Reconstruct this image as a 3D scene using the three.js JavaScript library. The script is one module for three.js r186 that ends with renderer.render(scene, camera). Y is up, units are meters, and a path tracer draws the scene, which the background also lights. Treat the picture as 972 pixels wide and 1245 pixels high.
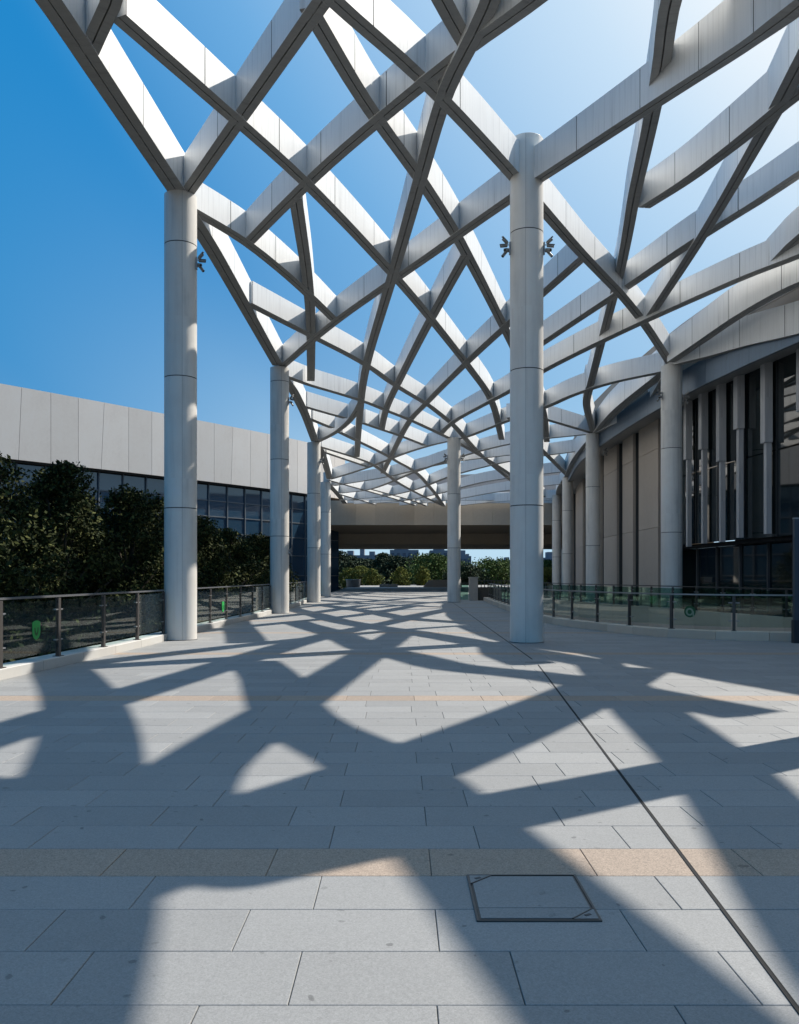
import * as THREE from 'three';
import { mergeGeometries } from 'three/addons/utils/BufferGeometryUtils.js';
import { ImprovedNoise } from 'three/addons/math/ImprovedNoise.js';

// ---------------------------------------------------------------- camera, sky, sun, exposure
const scene = new THREE.Scene();
const renderer = new THREE.WebGLRenderer({ antialias: true });
renderer.toneMapping = THREE.LinearToneMapping;
renderer.toneMappingExposure = 1.4;
renderer.shadowMap.enabled = true;
const ASPECT = 799 / 1024;
renderer.setSize(799, 1024);
// a level camera with a rising front: the optical axis lies below the middle of the frame
const camera = new THREE.PerspectiveCamera(69.45, ASPECT, 0.1, 3000);
camera.setViewOffset(1400 * ASPECT, 1400, 700 * ASPECT - 487, 0, 1245 * ASPECT, 1245);
camera.position.set(0, 1.6, 0);
camera.lookAt(0, 1.6, -10);

const SUN = (() => {
  const az = 33 * Math.PI / 180, t = 1 / 0.94, k = 1 / Math.hypot(1, t);
  return new THREE.Vector3(Math.cos(az) * k, t * k, -Math.sin(az) * k);
})();
function skyTexture() {
  const W = 512, H = 256, data = new Float32Array(W * H * 4), d = new THREE.Vector3();
  const key = [0, 12, 20, 30, 36, 42, 52, 62, 75, 120, 180];
  const R = [1.3, 1.2, 1.06, .85, .58, .40, .15, .010, .008, .009, .010];
  const G = [1.35, 1.22, 1.1, .93, .76, .62, .41, .24, .245, .135, .10];
  const B = [1.4, 1.25, 1.13, 1.0, .94, .87, .75, .60, .59, .35, .28];
  const curve = (v, g) => {
    let i = 0; while (i < key.length - 2 && g > key[i + 1]) i++;
    const t = Math.min(1, (g - key[i]) / (key[i + 1] - key[i]));
    return v[i] + (v[i + 1] - v[i]) * t;
  };
  for (let j = 0; j < H; j++) for (let i = 0; i < W; i++) {
    const el = ((j + .5) / H - .5) * Math.PI, az = ((i + .5) / W - .5) * 2 * Math.PI;
    d.set(Math.cos(az) * Math.cos(el), Math.sin(el), Math.sin(az) * Math.cos(el));
    const g = Math.acos(THREE.MathUtils.clamp(d.dot(SUN), -1, 1)) * 180 / Math.PI;
    const w = Math.exp(-Math.pow(Math.max(0, el * 180 / Math.PI) / 10, 1.3)) * THREE.MathUtils.clamp(1.35 - (g - 66.5) * .1, .5, 1.45);
    const wc = Math.min(1, w);
    const hz = [.50, .72, .88], o = (j * W + i) * 4;
    [R, G, B].forEach((v, c) => { const b = curve(v, g); data[o + c] = (el < 0 ? .18 : b + (Math.max(hz[c], b) - b) * wc) / 1.4; });
    data[o + 3] = 1;
  }
  const t = new THREE.DataTexture(data, W, H, THREE.RGBAFormat, THREE.FloatType);
  t.mapping = THREE.EquirectangularReflectionMapping;
  t.magFilter = t.minFilter = THREE.LinearFilter; t.needsUpdate = true;
  return t;
}
scene.background = skyTexture();
scene.environment = scene.background;

const sun = new THREE.DirectionalLight(new THREE.Color(1, .95, .87), 5.0);
sun.position.copy(SUN).multiplyScalar(120).add(new THREE.Vector3(0, 0, -30));
sun.target.position.set(0, 0, -30);
sun.castShadow = true;
sun.shadow.mapSize.set(4096, 4096);
Object.assign(sun.shadow.camera, { left: -70, right: 70, top: 70, bottom: -70, near: 1, far: 300 });
scene.add(sun, sun.target);

// ---------------------------------------------------------------- helpers
let seed = 7;
const rnd = () => { seed = (seed + 0x6D2B79F5) | 0; let t = Math.imul(seed ^ (seed >>> 15), 1 | seed); t = (t + Math.imul(t ^ (t >>> 7), 61 | t)) ^ t; return ((t ^ (t >>> 14)) >>> 0) / 4294967296; };
const rr = (a, b) => a + (b - a) * rnd();
const V = (x, h, z) => new THREE.Vector3(x, h, -z);          // x right, h up, z metres ahead of the camera
const noise = new ImprovedNoise();
const names = {};
function numbered(n) { const k = names[n] = (names[n] ?? -1) + 1; return k ? n + '_' + String(k).padStart(3, '0') : n; }
function tag(o, label, category, group) {
  o.userData.label = label; o.userData.category = category; if (group) o.userData.group = group; return o;
}
function thing(name, label, category, pos = [0, 0, 0], turn = 0, group) {
  const o = new THREE.Group(); o.name = numbered(name);
  o.position.copy(V(...pos)); o.rotation.y = turn; scene.add(o);
  return tag(o, label, category, group);
}
function struct(name, o = new THREE.Group()) { o.name = numbered(name); o.userData.kind = 'structure'; scene.add(o); shade(o); return o; }
function shade(m) { m.castShadow = m.receiveShadow = true; return m; }
function part(name, geo, mat, parent) {
  const m = shade(new THREE.Mesh(Array.isArray(geo) ? join(geo) : geo, mat)); m.name = name; parent.add(m); return m;
}
function join(list) {
  const l = list.map(g => { const n = g.index ? g.toNonIndexed() : g; for (const k of Object.keys(n.attributes)) if (!['position', 'normal', 'uv', 'color'].includes(k)) n.deleteAttribute(k); return n; });
  const col = l.some(g => g.attributes.color);
  for (const g of l) if (col && !g.attributes.color) g.setAttribute('color', new THREE.BufferAttribute(new Float32Array(g.attributes.position.count * 3).fill(1), 3));
  return l.length === 1 ? l[0] : mergeGeometries(l);
}
function uvScale(g, s) { const u = g.attributes.uv; for (let i = 0; i < u.count; i++) u.setXY(i, u.getX(i) * s, u.getY(i) * s); return g; }
// box with uv in metres; x, h, z is its middle
function box(w, h, d, x = 0, y = 0, z = 0, turn = 0) {
  const g = new THREE.BoxGeometry(w, h, d), n = g.attributes.normal, p = g.attributes.position, u = g.attributes.uv;
  for (let i = 0; i < p.count; i++) {
    const ax = Math.abs(n.getX(i)), ay = Math.abs(n.getY(i));
    if (ax > .5) u.setXY(i, p.getZ(i), p.getY(i)); else if (ay > .5) u.setXY(i, p.getX(i), p.getZ(i)); else u.setXY(i, p.getX(i), p.getY(i));
  }
  if (turn) g.rotateY(turn);
  return g.translate(x, y, -z);
}
// round bar between two points
function bar(a, b, r, n = 8) {
  const d = b.clone().sub(a), g = new THREE.CylinderGeometry(r, r, d.length(), n, 1);
  g.applyQuaternion(new THREE.Quaternion().setFromUnitVectors(new THREE.Vector3(0, 1, 0), d.clone().normalize()));
  return g.translate(...a.clone().add(b).multiplyScalar(.5).toArray());
}
// square bar between two points
function beamBar(a, b, w, h) {
  const d = b.clone().sub(a), g = box(d.length(), h, w);
  g.applyMatrix4(new THREE.Matrix4().makeRotationFromEuler(new THREE.Euler(0, Math.atan2(-d.z, d.x), Math.asin(d.y / d.length()), 'YZX')));
  return g.translate(...a.clone().add(b).multiplyScalar(.5).toArray());
}
// flat quads from a list of corner quadruples
function quads(list) {
  const P = [], N = [], U = [], n = new THREE.Vector3(), e = new THREE.Vector3(), f = new THREE.Vector3();
  for (const { q, uv } of list) {
    n.crossVectors(e.subVectors(q[1], q[0]), f.subVectors(q[3], q[0]));
    if (n.lengthSq() < 1e-12) n.crossVectors(e.subVectors(q[2], q[1]), f.subVectors(q[3], q[1]));
    n.normalize();
    for (const k of [0, 1, 2, 0, 2, 3]) { P.push(q[k].x, q[k].y, q[k].z); N.push(n.x, n.y, n.z); U.push(uv ? uv[k][0] : 0, uv ? uv[k][1] : 0); }
  }
  const g = new THREE.BufferGeometry();
  g.setAttribute('position', new THREE.Float32BufferAttribute(P, 3)); g.setAttribute('normal', new THREE.Float32BufferAttribute(N, 3)); g.setAttribute('uv', new THREE.Float32BufferAttribute(U, 2));
  return g;
}
function paint(g, r, gr, b) { const n = g.attributes.position.count, a = new Float32Array(n * 3); for (let i = 0; i < n; i++) a.set([r, gr, b], i * 3); g.setAttribute('color', new THREE.BufferAttribute(a, 3)); return g; }

// ---------------------------------------------------------------- procedural textures
function texture(size, f, srgb = true, repeat) {
  const data = new Uint8Array(size * size * 4);
  for (let j = 0; j < size; j++) for (let i = 0; i < size; i++) {
    const c = f(i / size, j / size, i, j), o = (j * size + i) * 4;
    for (let k = 0; k < 3; k++) {
      let v = Math.max(0, Math.min(1, c.length ? c[k] : c));
      if (srgb) v = v <= .0031308 ? v * 12.92 : 1.055 * Math.pow(v, 1 / 2.4) - .055;
      data[o + k] = Math.round(v * 255);
    }
    data[o + 3] = 255;
  }
  const t = new THREE.DataTexture(data, size, size, THREE.RGBAFormat);
  t.wrapS = t.wrapT = THREE.RepeatWrapping; t.magFilter = THREE.LinearFilter; t.minFilter = THREE.LinearMipmapLinearFilter; t.generateMipmaps = true;
  if (srgb) t.colorSpace = THREE.SRGBColorSpace;
  if (repeat) t.repeat.set(repeat, repeat);
  t.needsUpdate = true; return t;
}
const fbm = (x, y, z, n = 4) => { let s = 0, a = .5, f = 1; for (let i = 0; i < n; i++) { s += a * noise.noise(x * f, y * f, z + i * 7.3); a *= .5; f *= 2; } return s; };
// tiling noise: one period per unit
const tile = (u, v, f, z, n = 3) => { const A = fbm(u * f, v * f, z, n), B = fbm((u - 1) * f, v * f, z, n), C = fbm(u * f, (v - 1) * f, z, n), D = fbm((u - 1) * f, (v - 1) * f, z, n); return (A * (1 - u) + B * u) * (1 - v) + (C * (1 - u) + D * u) * v; };
function hash(i, j) { let h = Math.imul(i, 374761393) + Math.imul(j, 668265263); h = Math.imul(h ^ (h >>> 13), 1274126177); return ((h ^ (h >>> 16)) >>> 0) / 4294967296; }
// granite: sparkling grain 2 mm across, faint clouds and a few chewing-gum and drip stains; 3.2 m a side
function granite(base, grain, spots) {
  const S = 1400, M = 3.2, st = [];
  seed = 41;
  for (let k = 0; k < spots; k++) st.push([rnd(), rnd(), rr(.0015, .006), rr(.4, 2.2), rr(.08, .42), rr(0, 6.28)]);
  return texture(S, (u, v, i, j) => {
    const g = (hash(i >> 1, j >> 1) - .5) * .8 + (hash(i, j) - .5) * .6 + (hash((i + 1) >> 2, (j + 2) >> 2) - .5) * .5;
    let m = 1 + grain * g + .10 * tile(u, v, 5, 1.7) + .05 * tile(u, v, 22, 4.1, 2);
    for (const s of st) {
      let dx = u - s[0], dy = v - s[1]; if (dx > .5) dx -= 1; if (dx < -.5) dx += 1; if (dy > .5) dy -= 1; if (dy < -.5) dy += 1;
      if (dx > .02 || dx < -.02 || dy > .02 || dy < -.02) continue;
      const c = Math.cos(s[5]), n = Math.sin(s[5]), r = Math.hypot(dx * c + dy * n, (dy * c - dx * n) * s[3]) / s[2] + .35 * noise.noise(u * 160, v * 160, s[0] * 50);
      if (r < 1.15) m *= 1 - s[4] * Math.min(1, (1.15 - r) * 4);
    }
    return [base[0] * m, base[1] * m, base[2] * m];
  }, true, 1 / M);
}
const std = (o) => new THREE.MeshStandardMaterial(o);
const greyGranite = granite([.238, .235, .228], .26, 95);
const tanGranite = granite([.285, .222, .172], .55, 40);
const fine = texture(512, (u, v, i, j) => .5 + .3 * (hash(i, j) - .5) + .35 * tile(u, v, 9, 2.2), false, 1 / .6);
const pal = (m, n, o = {}) => Array.from({ length: n }, (_, k) => std({ map: m, color: new THREE.Color().setScalar(.95 + .13 * k / (n - 1)), roughness: .78, bumpMap: fine, bumpScale: .0012, ...o }));
const M = {
  paver: pal(greyGranite, 5), tan: pal(tanGranite, 3),
};
seed = 11;
// painted aluminium: rain streaks that run down the plate (v is height in metres), 4 m a side
const streaks = texture(1024, (u, v) => {
  const a = tile(u, v * .04, 60, 3.3, 3), b = tile(u, v * .1, 17, 9.1, 2), c = tile(u, v, 6, 5.5);
  const m = 1 - .34 * Math.max(0, a) * (1 + 1.6 * Math.max(0, c * 2)) - .22 * Math.max(0, b) + .05 * c;
  return [m, m * .995, m * .985];
}, true, 1 / 4);
M.plate = [.72, .75, .78].map(k => std({ map: streaks, color: new THREE.Color(k, k, k * .99), roughness: .42, metalness: .0 }));
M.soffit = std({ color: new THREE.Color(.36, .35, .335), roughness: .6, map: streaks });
M.core = std({ color: new THREE.Color(.03, .03, .03), roughness: .9 });
const dirt = texture(1024, (u, v) => {
  const a = tile(u, v * .06, 40, 1.3, 3), c = tile(u, v, 5, 8.5), d = tile(u, v, 24, 2.5, 3), f = tile(u, v * .15, 13, 3.7, 2);
  const m = 1 - .30 * Math.max(0, a) - .22 * Math.max(0, f) + .16 * c + .08 * d; return [m, m * .98, m * .95];
}, true, 1 / 4);
M.column = [.68, .71, .735].map(k => std({ map: dirt, color: new THREE.Color(k, k * .97, k * .92), roughness: .40 }));
const concreteMap = texture(1024, (u, v, i, j) => {
  const a = tile(u, v * .12, 22, 6.3, 3), c = tile(u, v, 4, 2.5), d = tile(u, v, 40, 4.5, 3);
  const m = 1 - .10 * Math.max(0, a) + .14 * c + .10 * d + .05 * (hash(i, j) - .5); return [m, m * .985, m * .96];
}, true, 1 / 6);
M.concrete = [.482, .50, .518].map(k => std({ map: concreteMap, color: new THREE.Color(k, k * .955, k * .92), roughness: .85 }));
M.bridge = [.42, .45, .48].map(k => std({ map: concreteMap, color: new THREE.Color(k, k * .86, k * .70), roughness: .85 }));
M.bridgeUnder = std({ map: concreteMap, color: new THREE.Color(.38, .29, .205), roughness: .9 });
M.stone = [.41, .44, .47].map(k => std({ map: concreteMap, color: new THREE.Color(k, k * .88, k * .77), roughness: .8 }));
M.kerb = [.44, .465, .49].map(k => std({ map: concreteMap, color: new THREE.Color(k, k * .97, k * .92), roughness: .75 }));
M.darkMetal = std({ color: new THREE.Color(.075, .066, .06), roughness: .45, metalness: .3 });
M.black = std({ color: new THREE.Color(.02, .022, .025), roughness: .5 });
M.steel = std({ color: new THREE.Color(.32, .32, .32), roughness: .4, metalness: .6 });
M.frame = std({ color: new THREE.Color(.05, .055, .06), roughness: .5 });
M.glassWall = new THREE.MeshPhysicalMaterial({ color: new THREE.Color(.02, .05, .085), roughness: .05, ior: 1.75, specularIntensity: 1 });
M.glassWallDark = new THREE.MeshPhysicalMaterial({ color: new THREE.Color(.008, .013, .014), roughness: .03, ior: 1.85 });
M.glass = new THREE.MeshPhysicalMaterial({ color: new THREE.Color(.80, .88, .85), roughness: .02, transmission: 1, thickness: 0, ior: 1.5, specularIntensity: .6 });
M.glassGreen = new THREE.MeshPhysicalMaterial({ color: new THREE.Color(.55, .72, .66), roughness: .02, transmission: 1, thickness: 0, ior: 1.5 });
M.soil = std({ color: new THREE.Color(.06, .055, .045), roughness: 1, bumpMap: fine, bumpScale: .02 });
M.green = std({ color: new THREE.Color(.012, .33, .06), roughness: .5 });
M.greenDark = std({ color: new THREE.Color(.004, .07, .015), roughness: .5 });
M.steelLight = std({ color: new THREE.Color(.22, .22, .21), roughness: .4 });
M.fin = std({ map: streaks, color: new THREE.Color(.47, .47, .475), roughness: .6 });
M.eave = std({ map: streaks, color: new THREE.Color(.11, .165, .235), roughness: .38, metalness: .5 });
M.roofTan = std({ map: concreteMap, color: new THREE.Color(.36, .29, .23), roughness: .8 });
M.kerbBeige = [.56, .60, .64].map(k => std({ map: concreteMap, color: new THREE.Color(k, k * .82, k * .65), roughness: .8 }));
M.mull = std({ color: new THREE.Color(.10, .115, .13), roughness: .5 });
M.void = std({ color: new THREE.Color(.006, .006, .006), roughness: .9 });

// ---------------------------------------------------------------- ground and paving
{
  const g = new THREE.PlaneGeometry(2400, 2400); g.rotateX(-Math.PI / 2); uvScale(g, 2400);
  struct('ground', new THREE.Mesh(g.translate(0, -1.3, -700), M.soil));
}
const kerbLeft = [[-6.5, 2], [-6.32, 8], [-6.12, 13], [-5.95, 15.5], [-5.84, 17.5], [-5.76, 20.5], [-5.74, 23.5], [-5.58, 28], [-5.44, 32], [-5.42, 37], [-5.45, 43], [-5.6, 50], [-6.1, 62], [-6.4, 76]];
const kerbRight = [[11.5, 20.0], [9.7, 20.2], [8.05, 20.7], [6.77, 21.8], [5.95, 23.8], [5.3, 26], [4.9, 28.4], [4.75, 32], [4.9, 38], [5.1, 46], [5.35, 53.6]];
const pathCurve = pts => new THREE.CatmullRomCurve3(pts.map(p => V(p[0], 0, p[1])), false, 'centripetal');
const leftEdge = z => { for (let i = 0; i < kerbLeft.length - 1; i++) { const [a, b] = [kerbLeft[i], kerbLeft[i + 1]]; if (z <= b[1]) return a[0] + (b[0] - a[0]) * Math.max(0, (z - a[1]) / (b[1] - a[1])); } return -6.4 - (z - 76) * .02; };
const rightEdge = z => { if (z < 20.05) return 17; for (let i = 1; i < kerbRight.length - 1; i++) { const [a, b] = [kerbRight[i], kerbRight[i + 1]]; if (z <= b[1]) return a[0] + (b[0] - a[0]) * (z - a[1]) / (b[1] - a[1]); } return 8.2; };
const plaza = struct('plaza');
{
  const PITCH = .4437, LEN = .885, J = .0038, Z0 = 4.427, near = [], far = { g: [], t: [] };
  // one slab with a worn, chamfered arris
  const slab = (x0, x1, z0, z1, y, tilt) => {
    const b = .0026, d = .03, ou = rnd() * 3.2, ov = rnd() * 3.2, t = tilt;
    const A = (x, z, h) => V(x, h + (x - (x0 + x1) / 2) * t[0] + (z - (z0 + z1) / 2) * t[1], z), uv = (x, z) => [x + ou, z + ov];
    const c = [[x0, z0], [x1, z0], [x1, z1], [x0, z1]], k = [[x0 + b, z0 + b], [x1 - b, z0 + b], [x1 - b, z1 - b], [x0 + b, z1 - b]], L = [];
    L.push({ q: k.map(p => A(...p, y)), uv: k.map(p => uv(...p)) });
    for (let i = 0; i < 4; i++) {
      const j = (i + 1) % 4;
      L.push({ q: [A(...c[i], y - b), A(...c[j], y - b), A(...k[j], y), A(...k[i], y)], uv: [c[i], c[j], k[j], k[i]].map(p => uv(...p)) });
      L.push({ q: [A(...c[i], y - d), A(...c[j], y - d), A(...c[j], y - b), A(...c[i], y - b)], uv: [c[i], c[j], c[j], c[i]].map(p => uv(...p)) });
    }
    return quads(L);
  };
  const flat = (x0, x1, z0, z1, y) => {
    const ou = rnd() * 3.2, ov = rnd() * 3.2, c = [[x0, z0], [x1, z0], [x1, z1], [x0, z1]];
    return quads([{ q: c.map(p => V(p[0], y, p[1])), uv: c.map(p => [p[0] + ou, p[1] + ov]) }]);
  };
  const farSets = Array.from({ length: 8 }, () => []);
  let count = 0;
  for (let k = -14; k < 324; k++) {
    const z0 = Z0 + k * PITCH, z1 = z0 + PITCH, band = ((k % 14) + 14) % 14 === 0;
    const xl = leftEdge((z0 + z1) / 2), xr = rightEdge((z0 + z1) / 2), off = (k % 2 ? .3 : 0) + (k > 4 || k < -3 ? rr(-.05, .05) : 0);
    for (let i = Math.floor((xl - off) / LEN) - 1; ; i++) {
      let x0 = -.72 + off + i * LEN, x1 = x0 + LEN;
      if (x0 > xr) break;
      x0 = Math.max(x0, xl); x1 = Math.min(x1, xr);
      if (x1 - x0 < .05) continue;
      const set = band ? M.tan : M.paver, m = Math.floor(rnd() * set.length), half = J / 2;
      const inView = x1 > -.49 * z1 - .3 && x0 < .49 * z1 + .3 && z1 > 2.6;
      if (inView && z0 < 13.4 && count < 298) {
        count++;
        part('paver', slab(x0 + half, x1 - half, z0 + half, z1 - half, rr(-.0007, .0007), [rr(-.0008, .0008), rr(-.0014, .0014)]), set[m], plaza);
      } else farSets[band ? 5 + m : m].push(z0 < 40 ? slab(x0 + half, x1 - half, z0 + half, z1 - half, rr(-.0012, .0012), [0, 0]) : flat(x0 + half, x1 - half, z0 + half, z1 - half, 0));
    }
  }
  farSets.forEach((l, i) => { if (l.length) part(i < 5 ? 'distant_pavers' : 'distant_band_pavers', l, i < 5 ? M.paver[i] : M.tan[i - 5], plaza).userData.kind = 'stuff'; });
  // mortar bed under the joints, a solid slab that ends at the kerbs
  const sh = new THREE.Shape();
  const P = [];
  for (let z = -6; z <= 148; z += 2) P.push([leftEdge(z) - .3, z]);
  for (let z = 148; z >= -6; z -= 1) P.push([rightEdge(z) + .1, z]);
  P.forEach(([x, z], i) => i ? sh.lineTo(x, z) : sh.moveTo(x, z));
  const bed = new THREE.ExtrudeGeometry(sh, { depth: 1.2, bevelEnabled: false }); bed.rotateX(-Math.PI / 2); bed.translate(0, -1.212, 0);
  part('bed', bed, std({ color: new THREE.Color(.135, .133, .128), roughness: 1 }), plaza);
}
// floor of the terrace beside the hall
{
  const sh = new THREE.Shape(), P = [[17, 12], [17, 20.3], [11.2, 22.6], [10.7, 25.5], [9.9, 29.5], [9.0, 34], [8.1, 38], [7.6, 44], [7.6, 53.9], [8.1, 54.0], [8.1, 148], [30, 148], [30, 12]];
  P.forEach(([x, z], i) => i ? sh.lineTo(x, z) : sh.moveTo(x, z));
  const g = new THREE.ExtrudeGeometry(sh, { depth: 1.2, bevelEnabled: false }); g.rotateX(-Math.PI / 2); g.translate(0, -1.204, 0);
  struct('terrace', new THREE.Mesh(g, M.paver[1]));
}
// kerbs: single stones set along a curve
function kerb(name, pts, side, w, h, len, mats) {
  const k = struct(name), c = pathCurve(pts), L = c.getLength(), n = Math.round(L / len);
  for (let i = 0; i < n; i++) {
    const a = c.getPointAt(i / n), b = c.getPointAt((i + 1) / n), d = b.clone().sub(a), l = d.length(); d.normalize();
    const lat = new THREE.Vector3(-d.z, 0, d.x).multiplyScalar(side), e = .006, hh = h + rr(-.003, .003), bev = .012;
    const A = (t, u, y) => a.clone().addScaledVector(d, t).addScaledVector(lat, u).setY(y);
    const Q = [], r0 = e, r1 = l - e, u0 = rnd() * 5;
    const q = (p, uv) => Q.push({ q: p, uv });
    q([A(r0, 0, -.1), A(r1, 0, -.1), A(r1, 0, hh - bev), A(r0, 0, hh - bev)], [[u0, 0], [u0 + l, 0], [u0 + l, hh], [u0, hh]]);
    q([A(r0, 0, hh - bev), A(r1, 0, hh - bev), A(r1, bev, hh), A(r0, bev, hh)], [[u0, hh], [u0 + l, hh], [u0 + l, hh], [u0, hh]]);
    q([A(r0, bev, hh), A(r1, bev, hh), A(r1, w, hh), A(r0, w, hh)], [[u0, hh], [u0 + l, hh], [u0 + l, hh + w], [u0, hh + w]]);
    q([A(r0, w, hh), A(r1, w, hh), A(r1, w, -.1), A(r0, w, -.1)], [[u0, hh], [u0 + l, hh], [u0 + l, 0], [u0, 0]]);
    for (const t of [r0, r1]) q([A(t, 0, -.1), A(t, 0, hh - bev), A(t, w, hh), A(t, w, -.1)], [[0, 0], [0, hh], [w, hh], [w, 0]]);
    part('kerb_stone', quads(Q), mats[i % mats.length], k);
  }
  return k;
}
kerb('left_kerb', kerbLeft, -1, .42, .17, 1.5, M.kerb);
kerb('right_kerb', kerbRight, 1, .34, .22, 1.25, M.kerbBeige);

// ---------------------------------------------------------------- movement joint and access cover
{
  const t = thing('expansion_joint', 'thin black metal expansion joint running from the freestanding column to the lower right corner', 'joint');
  const segs = [[[1.29, 1.0], [2.47, 14.9]], [[2.52, 15.9], [2.6, 20], [2.72, 27], [2.98, 41], [3.1, 50]]];
  for (const s of segs) for (let i = 0; i < s.length - 1; i++) {
    const a = V(s[i][0], .001, s[i][1]), b = V(s[i + 1][0], .001, s[i + 1][1]);
    for (const o of [-.0085, .0085]) part('metal_strip', beamBar(a.clone().add(V(o, 0, 0)), b.clone().add(V(o, 0, 0)), .0035, .007), M.void, t);
    part('seal', beamBar(a, b, .0125, .0055), M.void, t);
  }
  const e = [V(2.3, .002, 15.35), V(2.78, .002, 15.35)]; part('cross_strip', beamBar(e[0], e[1], .012, .008), M.black, t);
}
{
  const t = thing('access_cover', 'rectangular paved access cover with a dark metal frame and two lifting corners', 'manhole cover');
  const x0 = .352, x1 = .932, z0 = 3.842, z1 = 4.424, f = .011, top = .006;
  for (const [w, d, x, z, n] of [[x1 - x0, f, (x0 + x1) / 2, z0, 0], [x1 - x0, f, (x0 + x1) / 2, z1, 0], [f, z1 - z0 - f, x0 + f / 2, (z0 + z1) / 2], [f, z1 - z0 - f, x1 - f / 2, (z0 + z1) / 2]])
    part('frame_bar', box(w, .012, d, x, top - .004, z), M.darkMetal, t);
  for (const [w, d, x, z] of [[x1 - x0 - .03, .005, (x0 + x1) / 2, z0 + .019], [x1 - x0 - .03, .005, (x0 + x1) / 2, z1 - .019], [.005, z1 - z0 - .04, x0 + .019, (z0 + z1) / 2], [.005, z1 - z0 - .04, x1 - .019, (z0 + z1) / 2]])
    part('tray_edge', box(w, .008, d, x, top - .004, z), M.darkMetal, t);
  part('gap', box(x1 - x0 - .02, .004, z1 - z0 - .02, (x0 + x1) / 2, .002, (z0 + z1) / 2), M.black, t);
  for (const [a, b, m] of [[z0 + .023, 3.980, 1], [3.986, z1 - .023, 2]]) part('inset_paver', box(x1 - x0 - .046, .009, b - a, (x0 + x1) / 2, .0035, (a + b) / 2), M.paver[m], t);
  for (const [x, z, sx, sz] of [[x0 + .012, z1 - .012, 1, -1], [x1 - .012, z0 + .012, -1, 1]]) {
    const q = [V(x, .0095, z), V(x + sx * .12, .0095, z), V(x, .0095, z + sz * .12)];
    const c = part('corner_plate', quads([{ q: [q[0], q[1], q[2], q[2]], uv: [[0, 0], [.1, 0], [0, .1], [0, .1]] }]), M.paver[0], t);
    part('lifting_slot', box(.034, .002, .016, x + sx * .042, .0105, z + sz * .042, .5), M.black, c);
    part('corner_bar', beamBar(q[1], q[2], .006, .006), M.darkMetal, c);
  }
}

// ---------------------------------------------------------------- columns
function column(x, z, top, label, group, turn = .35) {
  const t = thing('column', label, 'column', [x, 0, z], turn, group || 'round columns carrying the lattice canopy'), R = .4, rings = [0, 3.28, 6.54, 9.86].filter(h => h < top - .3).concat(top);
  part('core', new THREE.CylinderGeometry(R - .014, R - .014, top - .02, 24).translate(0, top / 2, 0), M.core, t);
  for (let i = 0; i < rings.length - 1; i++) for (const s of [0, 1]) {
    const h = rings[i + 1] - rings[i] - .022, g = new THREE.CylinderGeometry(R, R, h, 22, 1, true, s * Math.PI + .006, Math.PI - .012);
    const u = g.attributes.uv, o = rnd() * 4; for (let k = 0; k < u.count; k++) u.setXY(k, u.getX(k) * R * Math.PI + o, u.getY(k) * h + rings[i]);
    part('shaft_panel', g.translate(0, (rings[i] + rings[i + 1]) / 2, 0), M.column[(i + s) % 3], t);
  }
  part('base_ring', new THREE.CylinderGeometry(R + .012, R + .012, .012, 28).translate(0, .006, 0), M.black, t);
  if (top > 12) part('cap', new THREE.SphereGeometry(R - .004, 24, 8, 0, 6.283, 0, Math.PI / 2).scale(1, .16, 1).translate(0, top - .008, 0), M.column[2], t);
  return t;
}
column(-5.52, 20.85, 11.12, 'nearest pale round column of the left row, beside the glass fence');
column(-5.17, 35.5, 10.48, 'second pale round column from the front in the left row');
column(-5.23, 50.1, 9.62, 'third column from the front in the left row, partly behind leaves');
column(-5.85, 64.8, 8.9, 'farthest visible column of the left row, close behind the third');
column(3.05, 20.1, 12.12, 'tall freestanding pale column in the middle right foreground, rising through the lattice', null, -.2);
column(3.24, 50.4, 9.95, 'slender looking freestanding column standing far down the centre of the plaza');
column(10.57, 32.4, 9.78, 'nearest column of the right row, in front of the dark glass facade with fins');
column(10.75, 46.4, 9.52, 'second column of the right row, before the stone facade panels');
column(12.75, 63.4, 9.1, 'third column of the right row, in front of the far stone facade');
column(14.0, 74.5, 8.85, 'farthest column of the right row, beside the bridge');
column(5.95, 9.08, 8.7, 'column at the front right edge of the canopy, outside the picture');

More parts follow.
